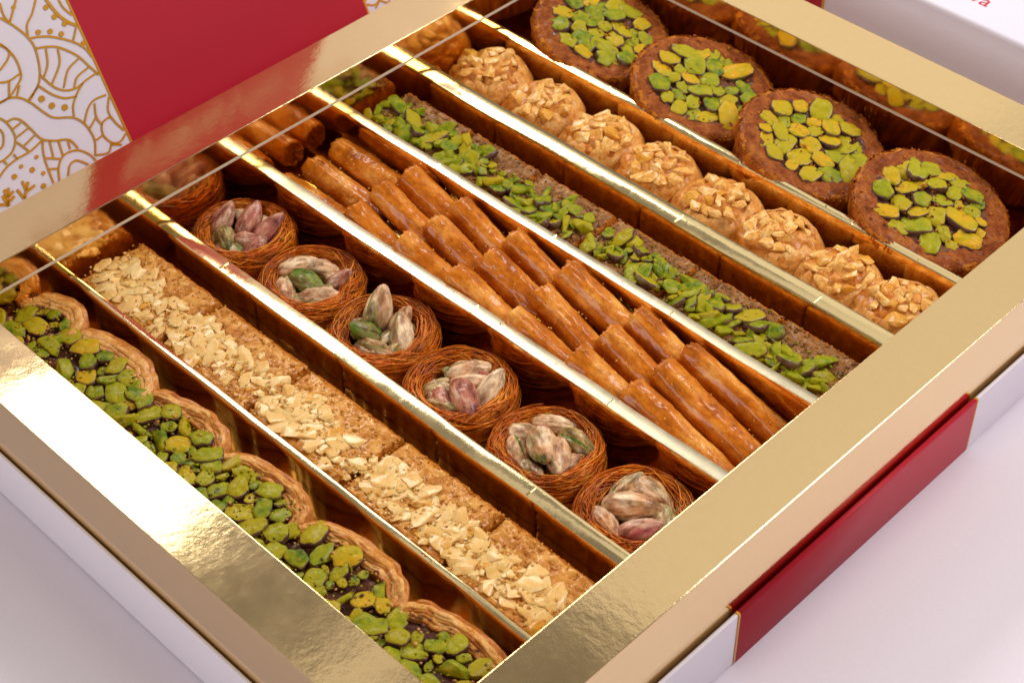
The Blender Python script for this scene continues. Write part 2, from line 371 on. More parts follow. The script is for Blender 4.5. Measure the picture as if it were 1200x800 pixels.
# foil print of the lid as (width, [(y, height on the lid), ...]) and dots
LINES = [(0.00062, [(0.07499, 0.09104), (0.07806, 0.08702), (0.08136, 0.08118), (0.08241, 0.07594), (0.08122, 0.06996), (0.07937, 0.06563), (0.07672, 0.06269), (0.07152, 0.05991)]),
 (0.00062, [(0.07074, 0.08283), (0.07356, 0.07615), (0.07296, 0.06924), (0.06959, 0.06632), (0.06459, 0.06383), (0.0609, 0.06384), (0.05707, 0.06494)]),
 (0.00062, [(0.0685, 0.08415), (0.07243, 0.07971), (0.07131, 0.07682), (0.06619, 0.07404)]),
 (0.00062, [(0.06168, 0.071), (0.06419, 0.07018), (0.06775, 0.06923), (0.07295, 0.06994)]),
 (0.00062, [(0.06775, 0.06923), (0.06518, 0.06425)]),
 (0.00062, [(0.08215, 0.07981), (0.08704, 0.07834), (0.09154, 0.07602), (0.09708, 0.07185), (0.10067, 0.06747), (0.10197, 0.06235), (0.10249, 0.05718)]),
 (0.00062, [(0.08258, 0.07553), (0.08717, 0.07417), (0.09137, 0.07196), (0.09635, 0.06662), (0.09904, 0.06121), (0.10127, 0.05633)]),
 (0.00062, [(0.08627, 0.07389), (0.08429, 0.06857), (0.0809, 0.06493)]),
 (0.00062, [(0.09061, 0.07196), (0.08863, 0.06661), (0.08237, 0.06113)]),
 (0.00062, [(0.0964, 0.0652), (0.09074, 0.06322), (0.08614, 0.058)]),
 (0.00062, [(0.09875, 0.06064), (0.09303, 0.05938), (0.08989, 0.05627)]),
 (0.00062, [(0.10185, 0.05747), (0.09686, 0.05693), (0.09376, 0.05624), (0.08966, 0.05356), (0.08652, 0.05044), (0.08493, 0.04659)]),
 (0.00062, [(0.07966, 0.06619), (0.08239, 0.06042), (0.0857, 0.05715), (0.09006, 0.05584), (0.09376, 0.05624)]),
 (0.00062, [(0.07701, 0.06325), (0.08047, 0.05817), (0.08439, 0.0546), (0.08937, 0.05299)]),
 (0.00062, [(0.0916, 0.09232), (0.08721, 0.08745), (0.08352, 0.08464), (0.08183, 0.08064)]),
 (0.00062, [(0.08456, 0.09531), (0.08122, 0.0917), (0.07789, 0.08811)]),
 (0.00062, [(0.0774, 0.09568), (0.07676, 0.09162), (0.07728, 0.08837)]),
 (0.00093, [(0.09405, 0.09196), (0.09585, 0.08441), (0.09834, 0.07957), (0.1019, 0.07596)]),
 (0.00062, [(0.09905, 0.08916), (0.09955, 0.08418), (0.10222, 0.07961)]),
 (0.00062, [(0.10141, 0.07651), (0.09754, 0.07199)]),
 (0.00062, [(0.10156, 0.0881), (0.10219, 0.08408)]),
 (0.00062, [(0.05768, 0.06329), (0.06076, 0.06356), (0.06489, 0.06369), (0.06879, 0.06188), (0.07185, 0.05837), (0.07483, 0.05313), (0.07765, 0.04969), (0.08448, 0.04645), (0.08787, 0.04163), (0.08854, 0.03522), (0.0862, 0.02987)]),
 (0.00062, [(0.07064, 0.06619), (0.06787, 0.06299)]),
 (0.00062, [(0.07672, 0.06269), (0.07168, 0.05949)]),
 (0.00062, [(0.1019, 0.04823), (0.09543, 0.04875), (0.09128, 0.04678), (0.08753, 0.04251)]),
 (0.00062, [(0.09484, 0.0476), (0.09314, 0.0427), (0.0939, 0.03875)]),
 (0.00062, [(0.09314, 0.0427), (0.08855, 0.03988)]),
 (0.00062, [(0.09843, 0.03983), (0.09746, 0.04029), (0.09419, 0.03933), (0.0926, 0.03542), (0.09447, 0.03126), (0.09784, 0.02999), (0.10159, 0.03181)]),
 (0.00062, [(0.09213, 0.03528), (0.08871, 0.03478)]),
 (0.00062, [(0.10146, 0.04736), (0.09864, 0.0426), (0.0993, 0.03762), (0.10138, 0.033)]),
 (0.00062, [(0.09432, 0.03097), (0.09142, 0.0284), (0.0862, 0.02987)]),
 (0.00062, [(0.09418, 0.03068), (0.09789, 0.02851)]),
 (0.00062, [(0.05655, 0.0597), (0.05818, 0.05858), (0.05999, 0.05565), (0.06051, 0.05019), (0.05775, 0.04629), (0.05437, 0.04479), (0.05085, 0.04443), (0.04821, 0.04504)]),
 (0.00062, [(0.05513, 0.05624), (0.05632, 0.05498), (0.05664, 0.05275), (0.05506, 0.04969), (0.05301, 0.0486), (0.05082, 0.04863)]),
 (0.00062, [(0.05998, 0.05635), (0.06324, 0.05618), (0.0655, 0.05406), (0.06738, 0.04968), (0.06942, 0.04483), (0.07372, 0.04204), (0.07912, 0.03978), (0.08109, 0.03525)]),
 (0.00062, [(0.06913, 0.04426), (0.06345, 0.0428), (0.05691, 0.04249), (0.05234, 0.04159), (0.0484, 0.0397), (0.04505, 0.03751)]),
 (0.00062, [(0.06472, 0.05372), (0.06083, 0.05297)]),
 (0.00062, [(0.06631, 0.05067), (0.06088, 0.04968)]),
 (0.00062, [(0.06736, 0.04721), (0.06192, 0.04557)]),
 (0.00062, [(0.06007, 0.04811), (0.06279, 0.04316)]),
 (0.00062, [(0.05692, 0.04472), (0.0575, 0.04246)]),
 (0.00062, [(0.05237, 0.04401), (0.05293, 0.04241)]),
 (0.00062, [(0.07196, 0.043), (0.07053, 0.03671)]),
 (0.00062, [(0.07513, 0.04147), (0.07427, 0.03555)]),
 (0.00062, [(0.07861, 0.03978), (0.07798, 0.03641)]),
 (0.00062, [(0.06753, 0.03786), (0.07256, 0.03505)]),
 (0.00062, [(0.06676, 0.03357), (0.07034, 0.03212)]),
 (0.00062, [(0.06944, 0.04412), (0.06728, 0.03845), (0.06611, 0.02797)]),
 (0.00062, [(0.06855, 0.02746), (0.07073, 0.03247), (0.07463, 0.03555), (0.08017, 0.03498), (0.08414, 0.03124), (0.08565, 0.02724)]),
 (0.00062, [(0.07236, 0.02735), (0.07504, 0.03105), (0.07841, 0.03154), (0.08206, 0.02794)]),
 (0.00087, [(0.04598, 0.02856), (0.04946, 0.03458)]),
 (0.00087, [(0.04757, 0.03165), (0.0477, 0.03477)]),
 (0.00087, [(0.04787, 0.0315), (0.05066, 0.03256)]),
 (0.00087, [(0.0461, 0.03311), (0.0467, 0.02997), (0.05008, 0.03073)]),
 (0.00087, [(0.05321, 0.02806), (0.05213, 0.03252)]),
 (0.00087, [(0.05321, 0.02806), (0.05732, 0.0331)]),
 (0.00087, [(0.05527, 0.03058), (0.05537, 0.03444)]),
 (0.00087, [(0.05542, 0.03015), (0.05914, 0.03076)]),
 (0.00087, [(0.04246, 0.03108), (0.04715, 0.02867)])]
DOTS = [((0.09314, 0.08727), 0.00105), ((0.09468, 0.08287), 0.00105), ((0.09728, 0.079), 0.00105), ((0.08622, 0.08041), 0.00105), ((0.09068, 0.07879), 0.00105), ((0.0943, 0.07618), 0.00105), ((0.10091, 0.06946), 0.00105), ((0.08151, 0.09225), 0.00084), ((0.07623, 0.05806), 0.00126), ((0.07876, 0.05408), 0.00126), ((0.08311, 0.05134), 0.00126), ((0.06455, 0.03979), 0.00079), ((0.05754, 0.03936), 0.00079), ((0.06086, 0.0363), 0.00105), ((0.05342, 0.03718), 0.00105), ((0.06421, 0.03321), 0.00084), ((0.06202, 0.02895), 0.00105)]
SBX = 0.0839
TXT = (0.1535, 0.3812, 0.0105)


def catmull(P, n=6):
    P = [Vector(p) for p in P]
    if len(P) < 3: return P
    Q = [2*P[0]-P[1]]+P+[2*P[-1]-P[-2]]; out = []
    for i in range(1, len(Q)-2):
        for k in range(n):
            t = k/n; a, b_, c, d = Q[i-1], Q[i], Q[i+1], Q[i+2]
            out.append(.5*((2*b_)+(c-a)*t+(2*a-5*b_+4*c-d)*t*t+(3*b_-a-3*c+d)*t**3))
    out.append(Q[-2]); return out
def inside(p): return sy0+.001 < p[0] < LYA-.0007 and .002 < p[1] < LH-.002
PV = -.0104
def print_pattern(mirror):
    pm = MB()
    def put(p):  # (y, v) on the lid
        return ((LYA+LYB)-p[0], p[1]) if mirror else p
    for ti, dv in enumerate((0.0, .128, .256)):
        for si, flip in enumerate((1, -1)):
            # the traced tile, then copies turned about so the print covers the whole lid
            def tr(p):
                y, v = p
                if flip < 0: y = 2*(LYA-.0640)-y
                v = v+dv if ti % 2 == 0 else (2*.063+.062)-v+dv-.064
                return (y, v)
            for wd, pl in LINES:
                C = [tr((q[0], q[1]-PV)) for q in catmull(pl, 5)]
                seg = []
                runs = []
                for c in C:
                    if inside(c): seg.append(c)
                    else:
                        if len(seg) > 1: runs.append(seg)
                        seg = []
                if len(seg) > 1: runs.append(seg)
                for sg in runs:
                    P = np.array([put(c) for c in sg]); T = np.gradient(P, axis=0); T /= np.linalg.norm(T, axis=1)[:, None]+1e-12
                    Nn = np.stack([-T[:, 1], T[:, 0]], 1)*wd*.62
                    A = P+Nn; B = P-Nn; k = len(P)
                    pm.add([lidp(a[1], a[0], .00006) for a in A]+[lidp(b_[1], b_[0], .00006) for b_ in B], [(i, i+1, k+i+1, k+i) for i in range(k-1)])
            for (c, r) in DOTS:
                c = tr((c[0], c[1]-PV))
                if inside(c):
                    c = put(c)
                    pm.add([lidp(c[1]+r*math.sin(a*PI/6), c[0]+r*math.cos(a*PI/6), .00008) for a in range(12)], [tuple(range(12))])
    # thickness: lift nothing, the foil is printed on the card just above it
    return pm.mesh('foil_print', m_print, False)
# pale script on the red panel, seen mirrored in the rim
SCRIPT = [[(0.1221, 0.1313), (0.1226, 0.1197), (0.1258, 0.1061)], [(0.1262, 0.1264), (0.1294, 0.1149), (0.1313, 0.1031)], [(0.1314, 0.1305), (0.1364, 0.1162), (0.1442, 0.1083)], [(0.1367, 0.132), (0.1425, 0.1201), (0.1502, 0.1071)], [(0.1423, 0.1326), (0.1481, 0.1213), (0.1528, 0.1088)], [(0.149, 0.1353), (0.1539, 0.119), (0.1579, 0.1072)], [(0.1547, 0.1316), (0.1617, 0.1183), (0.162, 0.1081)], [(0.1598, 0.125), (0.1628, 0.1122), (0.1678, 0.1059)], [(0.1662, 0.1291), (0.1685, 0.1168), (0.1713, 0.1075)], [(0.1751, 0.1292), (0.1776, 0.1182), (0.1813, 0.1073)], [(0.1845, 0.1237), (0.1899, 0.1151), (0.2049, 0.1122)], [(0.1902, 0.1306), (0.1966, 0.1226), (0.2051, 0.1198)]]
m = MB()
for q in SCRIPT:
    P = np.array([tuple(c)[:2] for c in catmull([(a, b_+.0155, 0) for a, b_ in q], 6)]); T = np.gradient(P, axis=0); T /= np.linalg.norm(T, axis=1)[:, None]+1e-12
    Nn = np.stack([-T[:, 1], T[:, 0]], 1)*.0008; k = len(P); A = P+Nn; B = P-Nn
    m.add([lidp(a[1], a[0], .00006) for a in A]+[lidp(b_[1], b_[0], .00006) for b_ in B], [(i, i+1, k+i+1, k+i) for i in range(k-1)])
o = bpart('script_print', m.mesh('script_print', m_cream, False), lid); o['kind'] = 'stuff'
for mir in (False, True):
    # print lies on the lid's white card whose face is at n = -.0003
    bpart('foil_print', print_pattern(mir), lid)['kind'] = 'stuff'

# ------------------------------------------------------------ second box behind
sb = empty('closed_gift_box', (0.20, 0.45, TABLE), 'closed white gift box with red lettering standing behind the gold rim at the upper right', 'gift box')
def sp(name, me, parent=None): return link(name, me, parent or sb, (-.20, -.45, -TABLE) if parent is None else (0, 0, 0))
m = MB(); m.box(-.02, .42, .3685, .62, TABLE+.0004, 0); body = sp('box_body', m.mesh('box_body', m_white, True)); bevel(body, .0022, 4)
m = MB(); m.box(-.019, SBX, .3685-.0003, .375, TABLE+.0006, -.0026); o = sp('red_band', m.mesh('red_band', m_red, False))
m = MB(); m.box(SBX, SBX+.0010, .3685-.00035, .375, TABLE+.0006, -.0026); o = sp('gold_line', m.mesh('gold_line', m_print, False))
fc = bpy.data.curves.new('lettering', 'FONT'); fc.body = 'Baklava'; fc.size = TXT[2]; fc.align_x = 'RIGHT'; fc.extrude = .00004
to = bpy.data.objects.new('lettering_src', fc); col.objects.link(to); bpy.context.view_layer.update()
tm = bpy.data.meshes.new_from_object(to.evaluated_get(bpy.context.evaluated_depsgraph_get())); tm.name = 'lettering'
bpy.data.objects.remove(to); tm.materials.clear(); tm.materials.append(m_text)
link('lettering', tm, sb, (TXT[0]-.20, TXT[1]-.45, .00012-TABLE))

# ------------------------------------------------------------ nut meshes (shared)
def ico(sub):
    bm = bmesh.new(); bmesh.ops.create_icosphere(bm, subdivisions=sub, radius=1)
    v = np.array([x.co[:] for x in bm.verts]); f = [tuple(y.index for y in x.verts) for x in bm.faces]; bm.free(); return v, f
ICO2, ICO3, ICO4, ICO5 = ico(2), ico(3), ico(4), ico(5)
rng = random.Random(11)
def chunk(name, seed, mt, sub=None, flat=.55, amp=.16, cuts=5, elong=1.3):
    # a chopped piece: the hull of a few points, its edges slightly broken, about unit radius
    rr = random.Random(seed); bm = bmesh.new()
    for _ in range(9+cuts):
        d = Vector((rr.gauss(0, 1), rr.gauss(0, 1), rr.gauss(0, 1))).normalized()*rr.uniform(.86, 1.08)
        bm.verts.new((d.x*elong, d.y, min(d.z*.85, flat+rr.uniform(-.06, .06))))
    r_ = bmesh.ops.convex_hull(bm, input=bm.verts)
    bmesh.ops.delete(bm, geom=[e for e in r_['geom_interior'] if isinstance(e, bmesh.types.BMVert)], context='VERTS')
    bmesh.ops.dissolve_limit(bm, angle_limit=.22, verts=bm.verts, edges=bm.edges)
    bmesh.ops.bevel(bm, geom=list(bm.edges), offset=.11, segments=2, profile=.6, affect='EDGES', clamp_overlap=True)
    bmesh.ops.triangulate(bm, faces=bm.faces)
    bmesh.ops.subdivide_edges(bm, edges=[e for e in bm.edges if e.calc_length() > .5], cuts=1)
    bm.verts.index_update()
    v = [(p.co*(1+amp*.35*N3(p.co.x*2+seed, p.co.y*2, p.co.z*2)*2))*U for p in bm.verts]
    f = [tuple(q.index for q in x.verts) for x in bm.faces]; bm.free()
    return mesh(name, v, f, mt, True)
def nut_slice(name, seed, mt, elong=1.25):
    # cut pistachio: flat top, skin round the side
    rr = random.Random(seed); n = 22; V = []; F = []; MI = []
    prof = [(0.0, .36), (.50, .35), (.94, .33), (1.0, .2), (1.0, 0.0), (.95, -.3), (.7, -.55)]
    ns = rr.choice((4, 5, 6, 7)); sides = [(2*PI*(q+rr.uniform(-.25, .25))/ns, rr.uniform(.70, .98)) for q in range(ns)]
    def rim_r(a):
        r = 1.12
        for sa, d in sides:
            c = math.cos(a-sa)
            if c > .05: r = min(r, d/c)
        return r
    outl = [.15*.95+.85*rim_r(2*PI*k/n)+.05*rr.uniform(-1, 1) for k in range(n)]
    notch = rr.random()*2*PI if (rr.random() < .35 and seed < 20) else None
    V.append((0, 0, .34+.05*rr.random()))
    for pi_, (r, z) in enumerate(prof[1:]):
        for k in range(n):
            a = 2*PI*k/n; rad = r*(1+(outl[k]-1)*r)
            if notch is not None and pi_ >= 1:
                da = abs((a-notch+PI) % (2*PI)-PI); rad *= 1-.28*math.exp(-(da/.35)**2)
            zz = z+(.10*N3(math.cos(a)*2.2*r+seed, math.sin(a)*2.2*r, 2)*2 if pi_ < 2 else 0)
            V.append((rad*math.cos(a)*elong, rad*math.sin(a), zz))
    for k in range(n): F.append((0, 1+k, 1+(k+1) % n)); MI.append(0)
    for i in range(len(prof)-2):
        for k in range(n):
            a, b_ = 1+i*n+k, 1+i*n+(k+1) % n; F.append((a, a+n, b_+n, b_)); MI.append(0 if i < 1 else 1)
    return mesh(name, np.array(V)*U, F, [mt, m_skin], True, MI)
PSL = [nut_slice('pistachio', i, m_pist, 1.05+.5*(i % 4)/3) for i in range(9)]+[chunk('pistachio', 60+i, m_pist, ICO3, .4, .2, 7, 1.5) for i in range(4)]
PSA = [nut_slice('pistachio', 20+i, m_pist_amber, 1.15+.5*(i % 3)/2) for i in range(6)]
PGR = [chunk('pistachio', 80+i, m_pist, ICO3, .45, .16, 6, 1.2+.3*(i % 4)) for i in range(7)]+[nut_slice('pistachio', 100+i, m_pist, 1.1+.4*(i % 3)) for i in range(6)]
PSK = [chunk('pistachio', 120+i, m_skin, ICO3, .5, .15, 5, 1.3) for i in range(2)]
CSH = [chunk('cashew', 200+i, m_cashew, ICO3, .5, .18, 6, 1.0+.28*(i % 5)) for i in range(14)]
CSR = [chunk('cashew', 280+i, m_rose_nut, ICO3, .6, .16, 5, 1.0+.22*(i % 5)) for i in range(8)]
CSG = [chunk('cashew', 240+i, m_cashew_gold, ICO3, .5, .15, 6, 1.2) for i in range(3)]
def kernel_mesh(i):
    v = ICO4[0].copy(); rr = random.Random(i)
    x = v[:, 0]; w_ = 1-.22*x-.12*x*x
    v = np.stack([x*1.75, v[:, 1]*.92*w_, v[:, 2]*.86*w_], 1)
    out = []
    for p in v:
        an = math.atan2(p[2], p[1]); seam = -.17*math.exp(-((an-.9+.14*p[0])/.15)**2)*(1-abs(p[0])/1.9)
        wr = .035*N3(an*2.2+i, p[0]*.7, i)*2+.03*N3(p[0]*2.4, p[1]*2.4+i*2, p[2]*2.4)*2
        wr += .045*N3(an*5+i, p[0]*1.1, i*3)*2+.035*N3(p[0]*7, p[1]*7+i, p[2]*7)*2; k = 1+seam+wr; out.append((p[0]*(1+wr*.3), p[1]*k, p[2]*k))
    MI = []
    for f in ICO4[1]:
        c = v[list(f)].mean(0); an = math.atan2(c[2], c[1])
        MI.append(1 if (i % 2 == 0 and abs(an-.9+.25*c[0]) < .16*(1-abs(c[0])/1.7) and i != 4) else 0)
    return mesh('pistachio_kernel', np.array(out)*U, ICO4[1], [m_kern[[0, 2, 1, 0, 3, 0][i % 6]], m_kern[3]], True, MI)
KER = [kernel_mesh(i) for i in range(6)]

def pack(n, bbox, ok, rfun, seed, it=60, slack=.82):
    rr = random.Random(seed); P = []
    tries = 0
    while len(P) < n and tries < 20000:
        tries += 1; x, y = rr.uniform(bbox[0], bbox[1]), rr.uniform(bbox[2], bbox[3])
        if ok(x, y): P.append([x, y, rfun(rr, x, y)])
    for _ in range(it):
        for i in range(len(P)):
            for j in range(i+1, len(P)):
                dx, dy = P[j][0]-P[i][0], P[j][1]-P[i][1]; d = math.hypot(dx, dy)+1e-9; m_ = (P[i][2]+P[j][2])*slack
                if d < m_:
                    s = (m_-d)*.5/d
                    a = (P[i][0]-dx*s, P[i][1]-dy*s); b_ = (P[j][0]+dx*s, P[j][1]+dy*s)
                    if ok(*a): P[i][0], P[i][1] = a
                    if ok(*b_): P[j][0], P[j][1] = b_
    return P
def crumbs(name, n, pos, mt, seed, r0=.0003, r1=.0008):
    rr = random.Random(seed); m = MB()
    base = np.array([(1,0,0),(-.9,0.2,0),(0,1,0),(0.1,-1,0),(0,0,.9),(0,0,-.9)]); fs = [(0,2,4),(2,1,4),(1,3,4),(3,0,4),(2,0,5),(1,2,5),(3,1,5),(0,3,5)]
    mats = mt if isinstance(mt, (list, tuple)) else [mt]
    for i in range(n):
        p = pos(rr)
        if p is None: continue
        r = rr.uniform(r0, r1); q = base*np.array([rr.uniform(.6, 1.5), rr.uniform(.6, 1.3), rr.uniform(.5, 1)])*r
        a = rr.uniform(0, PI*2); c, s = math.cos(a), math.sin(a)
        q = np.stack([q[:, 0]*c-q[:, 1]*s, q[:, 0]*s+q[:, 1]*c, q[:, 2]], 1)+np.array(p)
        m.add(q, fs, rr.randrange(len(mats)))
    me = m.mesh(name, mats, True); return me

# ------------------------------------------------------------ 1: rolled pistachio slices along the near-left wall
H1 = .0180       # height above the tray floor
def ribbon(m, pts, th, z0, ztop, mi=0, lean=0.0, seed=0):
    # an upright sheet following pts, both faces and a rounded top
    P = np.array(pts); T = np.gradient(P, axis=0); T /= np.linalg.norm(T, axis=1)[:, None]+1e-12
    Nn = np.stack([-T[:, 1], T[:, 0]], 1); k = len(P); V = []
    prof = [(1, 0), (1, .55), (1, .99), (.8, 1.0), (0, 1.004), (-.8, 1.0), (-1, .99), (-1, .55), (-1, 0)]
    for i in range(k):
        zt = ztop(i/(k-1))
        for s, t in prof:
            z = z0+(zt-z0)*t; bul = .0003*N3(i*.22+round(seed), t*2.2, 1.7)*1.8*t+lean*t*t
            q = P[i]+Nn[i]*(s*th/2+bul); V.append((q[0], q[1], z))
    n = len(prof); F = [(i*n+j, (i+1)*n+j, (i+1)*n+j+1, i*n+j+1) for i in range(k-1) for j in range(n-1)]
    F += [tuple(range(n)), tuple((k-1)*n+j for j in range(n))[::-1]]
    m.add(V, F, mi)
def roll_slice(xc, yc, ln, seed, label):
    t = empty('pistachio_roll_slice', (xc, yc, FLOOR), label, 'baklava', 'rolled pistachio baklava slices along the near gold rim')
    hl = ln/2
    ctrl = [(-hl*1.0, .0072), (-hl*.86, .0118), (-hl*.45, .0152), (hl*.08, .0168), (hl*.55, .0160), (hl*.88, .0125), (hl*1.03, .0070)]
    C = [tuple(p) for p in catmull([Vector(c) for c in ctrl], 7)]
    m = MB()
    A = np.array(C); cen = np.array([0, -.006])
    thick = seed in (1, 2); nl = 4 if thick else 8; st = .072 if thick else .036
    for k in range(nl):
        s = 1-k*st
        P = cen+(A-cen)*np.array([1-(1-s)*.55, s]) 
        P = P+np.array([[.0005*N3(i*.25+seed, k*.12, 0)*2, .0005*N3(i*.25, k*.12+seed, 4)*2] for i in range(len(P))])
        ribbon(m, P[::-1], .0030 if thick else .0015, .0003, lambda u, k=k: H1-(.0003*abs(k-1) if thick else .0003*abs(k-2))+(.0003 if thick else .0010)*N3(u*7+seed, k*.5, 2)+(.0001 if thick else .00025)*N3(u*24+seed, k*3.1, 5)*2-(.0035*max(0, u-.80)/.2 if k < 2 else 0), 0 if (k == 0 or (not thick and k % 3 == 1)) else 1, -.0006, seed+k*.01)
    link('pastry_crust', m.mesh('pastry_crust', [m_phyllo, m_phyllo_pale]), t)
    # paste filling: grid inside the crust
    nu, nv = 26, 18; V = []; F = []
    for i in range(nu):
        for j in range(nv):
            x = -hl+ln*i/(nu-1); y = -.0148+.0245*j/(nv-1)*(1-.15*abs(x/hl)**2.5)
            V.append((x, y, H1-.0028+.0016*FB(x, y, seed, 190, 3)))
    F = [(i*nv+j, (i+1)*nv+j, (i+1)*nv+j+1, i*nv+j+1) for i in range(nu-1) for j in range(nv-1)]
    nb = len(V); border = [i*nv for i in range(nu)]+[(nu-1)*nv+j for j in range(1, nv)]+[i*nv+nv-1 for i in range(nu-2, -1, -1)]+[j for j in range(nv-2, 0, -1)]
    for b_ in border: x, y, z = V[b_]; V.append((x, y, .0003))
    k = len(border); F += [(border[i], border[(i+1) % k], nb+(i+1) % k, nb+i) for i in range(k)]
    m_side = None
    link('filling', mesh('filling', V, F, m_paste), t)
    ok = lambda x, y: abs(x) < hl*.97 and -.0140 < y < .0092-.004*abs(x/hl)**3
    rr = random.Random(seed*7+1)
    P = pack(int(ln*720), (-hl*.97, hl*.97, -.0140, .0095), ok, lambda r, x, y: r.choice((.0018, .0027, .0034, .0040)), seed, slack=1.0)
    for x, y, r in P:
        s = r*rr.uniform(.95, 1.12)
        link('pistachio', rr.choice(PSL+PSA[:2]), t, (x, y, H1-.0012+rr.uniform(-.0005, .0005)), (rr.uniform(-.14, .14), rr.uniform(-.14, .14), rr.uniform(0, 6.3)), (s/U, s/U, s*.85/U))
    def pos(r):
        x, y = r.uniform(-hl, hl), r.uniform(-.0145, .0125)
        return (x, y, H1-.0012+r.uniform(-.0006, .0012))
    c = link('crumbs', crumbs('crumbs', 330, pos, [m_pist, m_skin, m_paste, m_pist, m_phyllo_pale], seed), t); c['kind'] = 'stuff'
    return t
S1X = [(.0035, .030), (.0460, .044), (.0870, .040), (.1270, .041), (.1700, .045), (.2140, .043)]
S1L = ['farthest pistachio roll slice in the near compartment, beside the far gold wall', 'second pistachio roll slice from the far wall, with a broad smooth crust',
       'third pistachio roll slice from the far wall, just beyond the broad smooth one', 'pistachio roll slice with wide layered crust at the middle of the near compartment',
       'pistachio roll slice with a curled flaky edge, second from the near right rim', 'pistachio roll slice nearest the right rim, with one long green nut']
S1X[0] = (.0130, .026)
for i, (x, ln) in enumerate(S1X): roll_slice(x, .0158, ln, i+1, S1L[i])

# ------------------------------------------------------------ slabs (2 and 5)
def slab_mesh(lx, ly, h, seed, mats):
    nx, ny = max(12, int(lx/.0007)), max(12, int(ly/.0007)); V = []; F = []; MI = []
    def prof(u):  # rounded ends
        return u
    for i in range(nx+1):
        for j in range(ny+1):
            x, y = (i/nx-.5)*lx, (j/ny-.5)*ly
            ex, ey = lx/2-abs(x), ly/2-abs(y); e = min(ex, ey)
            drop = .0014*max(0, 1-e/.0022)**2
            wob = .0006*N3(x*130+seed, y*130, 1)
            V.append((x+wob*(1 if ex < .002 else .2), y+.0005*N3(x*160, y*160+seed, 5)*(1 if ey < .002 else .2), h-drop+.0009*FB(x+seed, y, 0, 420, 4)))
    st = ny+1
    for i in range(nx):
        for j in range(ny):
            F.append((i*st+j, (i+1)*st+j, (i+1)*st+j+1, i*st+j+1)); MI.append(1 if (j < 2 or j > ny-3 or i < 1 or i > nx-2) else 0)
    border = [i*st for i in range(nx+1)]+[nx*st+j for j in range(1, ny+1)]+[i*st+ny for i in range(nx-1, -1, -1)]+[j for j in range(ny-1, 0, -1)]
    k = len(border); prev = border
    for lv in range(1, 9):
        nb = len(V); zt = h*(1-lv/8)
        for b_ in border:
            x, y, z = V[b_]; l = math.hypot(x/lx, y/ly)+1e-6
            d = .0004*FB(x*1.0+seed, y, zt, 260, 3)+.0003
            V.append((x+d*np.sign(x)*(abs(x) > lx*.45), y+d*np.sign(y)*(abs(y) > ly*.45), max(.0002, zt-.001)))
        for i in range(k): F.append((prev[i], prev[(i+1) % k], nb+(i+1) % k, nb+i)); MI.append(1)
        prev = [nb+i for i in range(k)]
    return mesh('pastry_base', V, F, mats, True, MI)

def grain_pos(hl, wd, h):
    def pos(r):
        x, y = r.uniform(-hl, hl), r.uniform(-wd/2, wd/2)
        e = min(hl-abs(x), wd/2-abs(y))
        if e < .0004: return (x*.995, y*.99, h-r.uniform(.0008, .006))
        return (x, y, h-.0014*max(0, 1-e/.0022)**2+r.uniform(-.0003, .0003))
    return pos
H2 = .0173
def cashew_slab(xc, ln, seed, label):
    yc, wd = .0560, .0290
    t = empty('cashew_baklava', (xc, yc, FLOOR), label, 'baklava', 'cashew topped semolina baklava bars in the second compartment')
    link('pastry_base', slab_mesh(ln-.0018, wd, H2, seed, [m_semolina, m_edge]), t)
    hl = ln/2; rr = random.Random(seed*13)
    mid = lambda x: -.0035+.0022*N3((xc+x)*40, 3, 0)*2
    ok = lambda x, y: abs(x) < hl-.0012 and y > -.0120 and abs(y-mid(x)) < .0068+.0018*N3((xc+x)*130, 9, 0)*2
    P = pack(int(ln*1180), (-hl, hl, -.014, .012), ok, lambda r, x, y: r.choice((.0011, .0014, .0018, .0023, .0028)), seed, slack=.84)
    for x, y, r in P:
        s = r*rr.uniform(.95, 1.2); me = CSG[rr.randrange(3)] if rr.random() < .07 else rr.choice(CSH)
        link('cashew', me, t, (x, y, H2-.0001+rr.uniform(0, .0006)), (rr.uniform(-.2, .2), rr.uniform(-.2, .2), rr.uniform(0, 6.3)), (s*1.25/U, s*1.25/U, s*.62/U))
    def pos(r):
        x = r.uniform(-hl, hl); y = mid(x)+r.gauss(0, .0050)
        if abs(y) > wd/2-.0008: return None
        return (x, y, H2+r.uniform(0, .0013))
    c = link('crumbs', crumbs('crumbs', 220, pos, [m_cashew, m_cashew, m_cashew_gold, m_semolina], seed, .0004, .0009), t); c['kind'] = 'stuff'
    c = link('semolina_grains', crumbs('semolina_grains', 600, grain_pos(hl, wd, H2), [m_semolina, m_semolina, m_semolina, m_edge], seed+5, .0003, .0007), t); c['kind'] = 'stuff'
S2 = [(.0025, .0500), (.0500, .0970), (.0970, .1440), (.1440, .1905), (.1905, .2385)]
S2L = ['cashew baklava bar farthest from the camera, touching the far gold wall', 'second cashew baklava bar from the far gold wall', 'cashew baklava bar in the middle of its row, with large curved nut pieces',
       'cashew baklava bar with long slivers of nut, second from the near right rim', 'cashew baklava bar at the near right rim, with one deep yellow nut piece']
for i, (a, b_) in enumerate(S2): cashew_slab((a+b_)/2, b_-a, i+3, S2L[i])

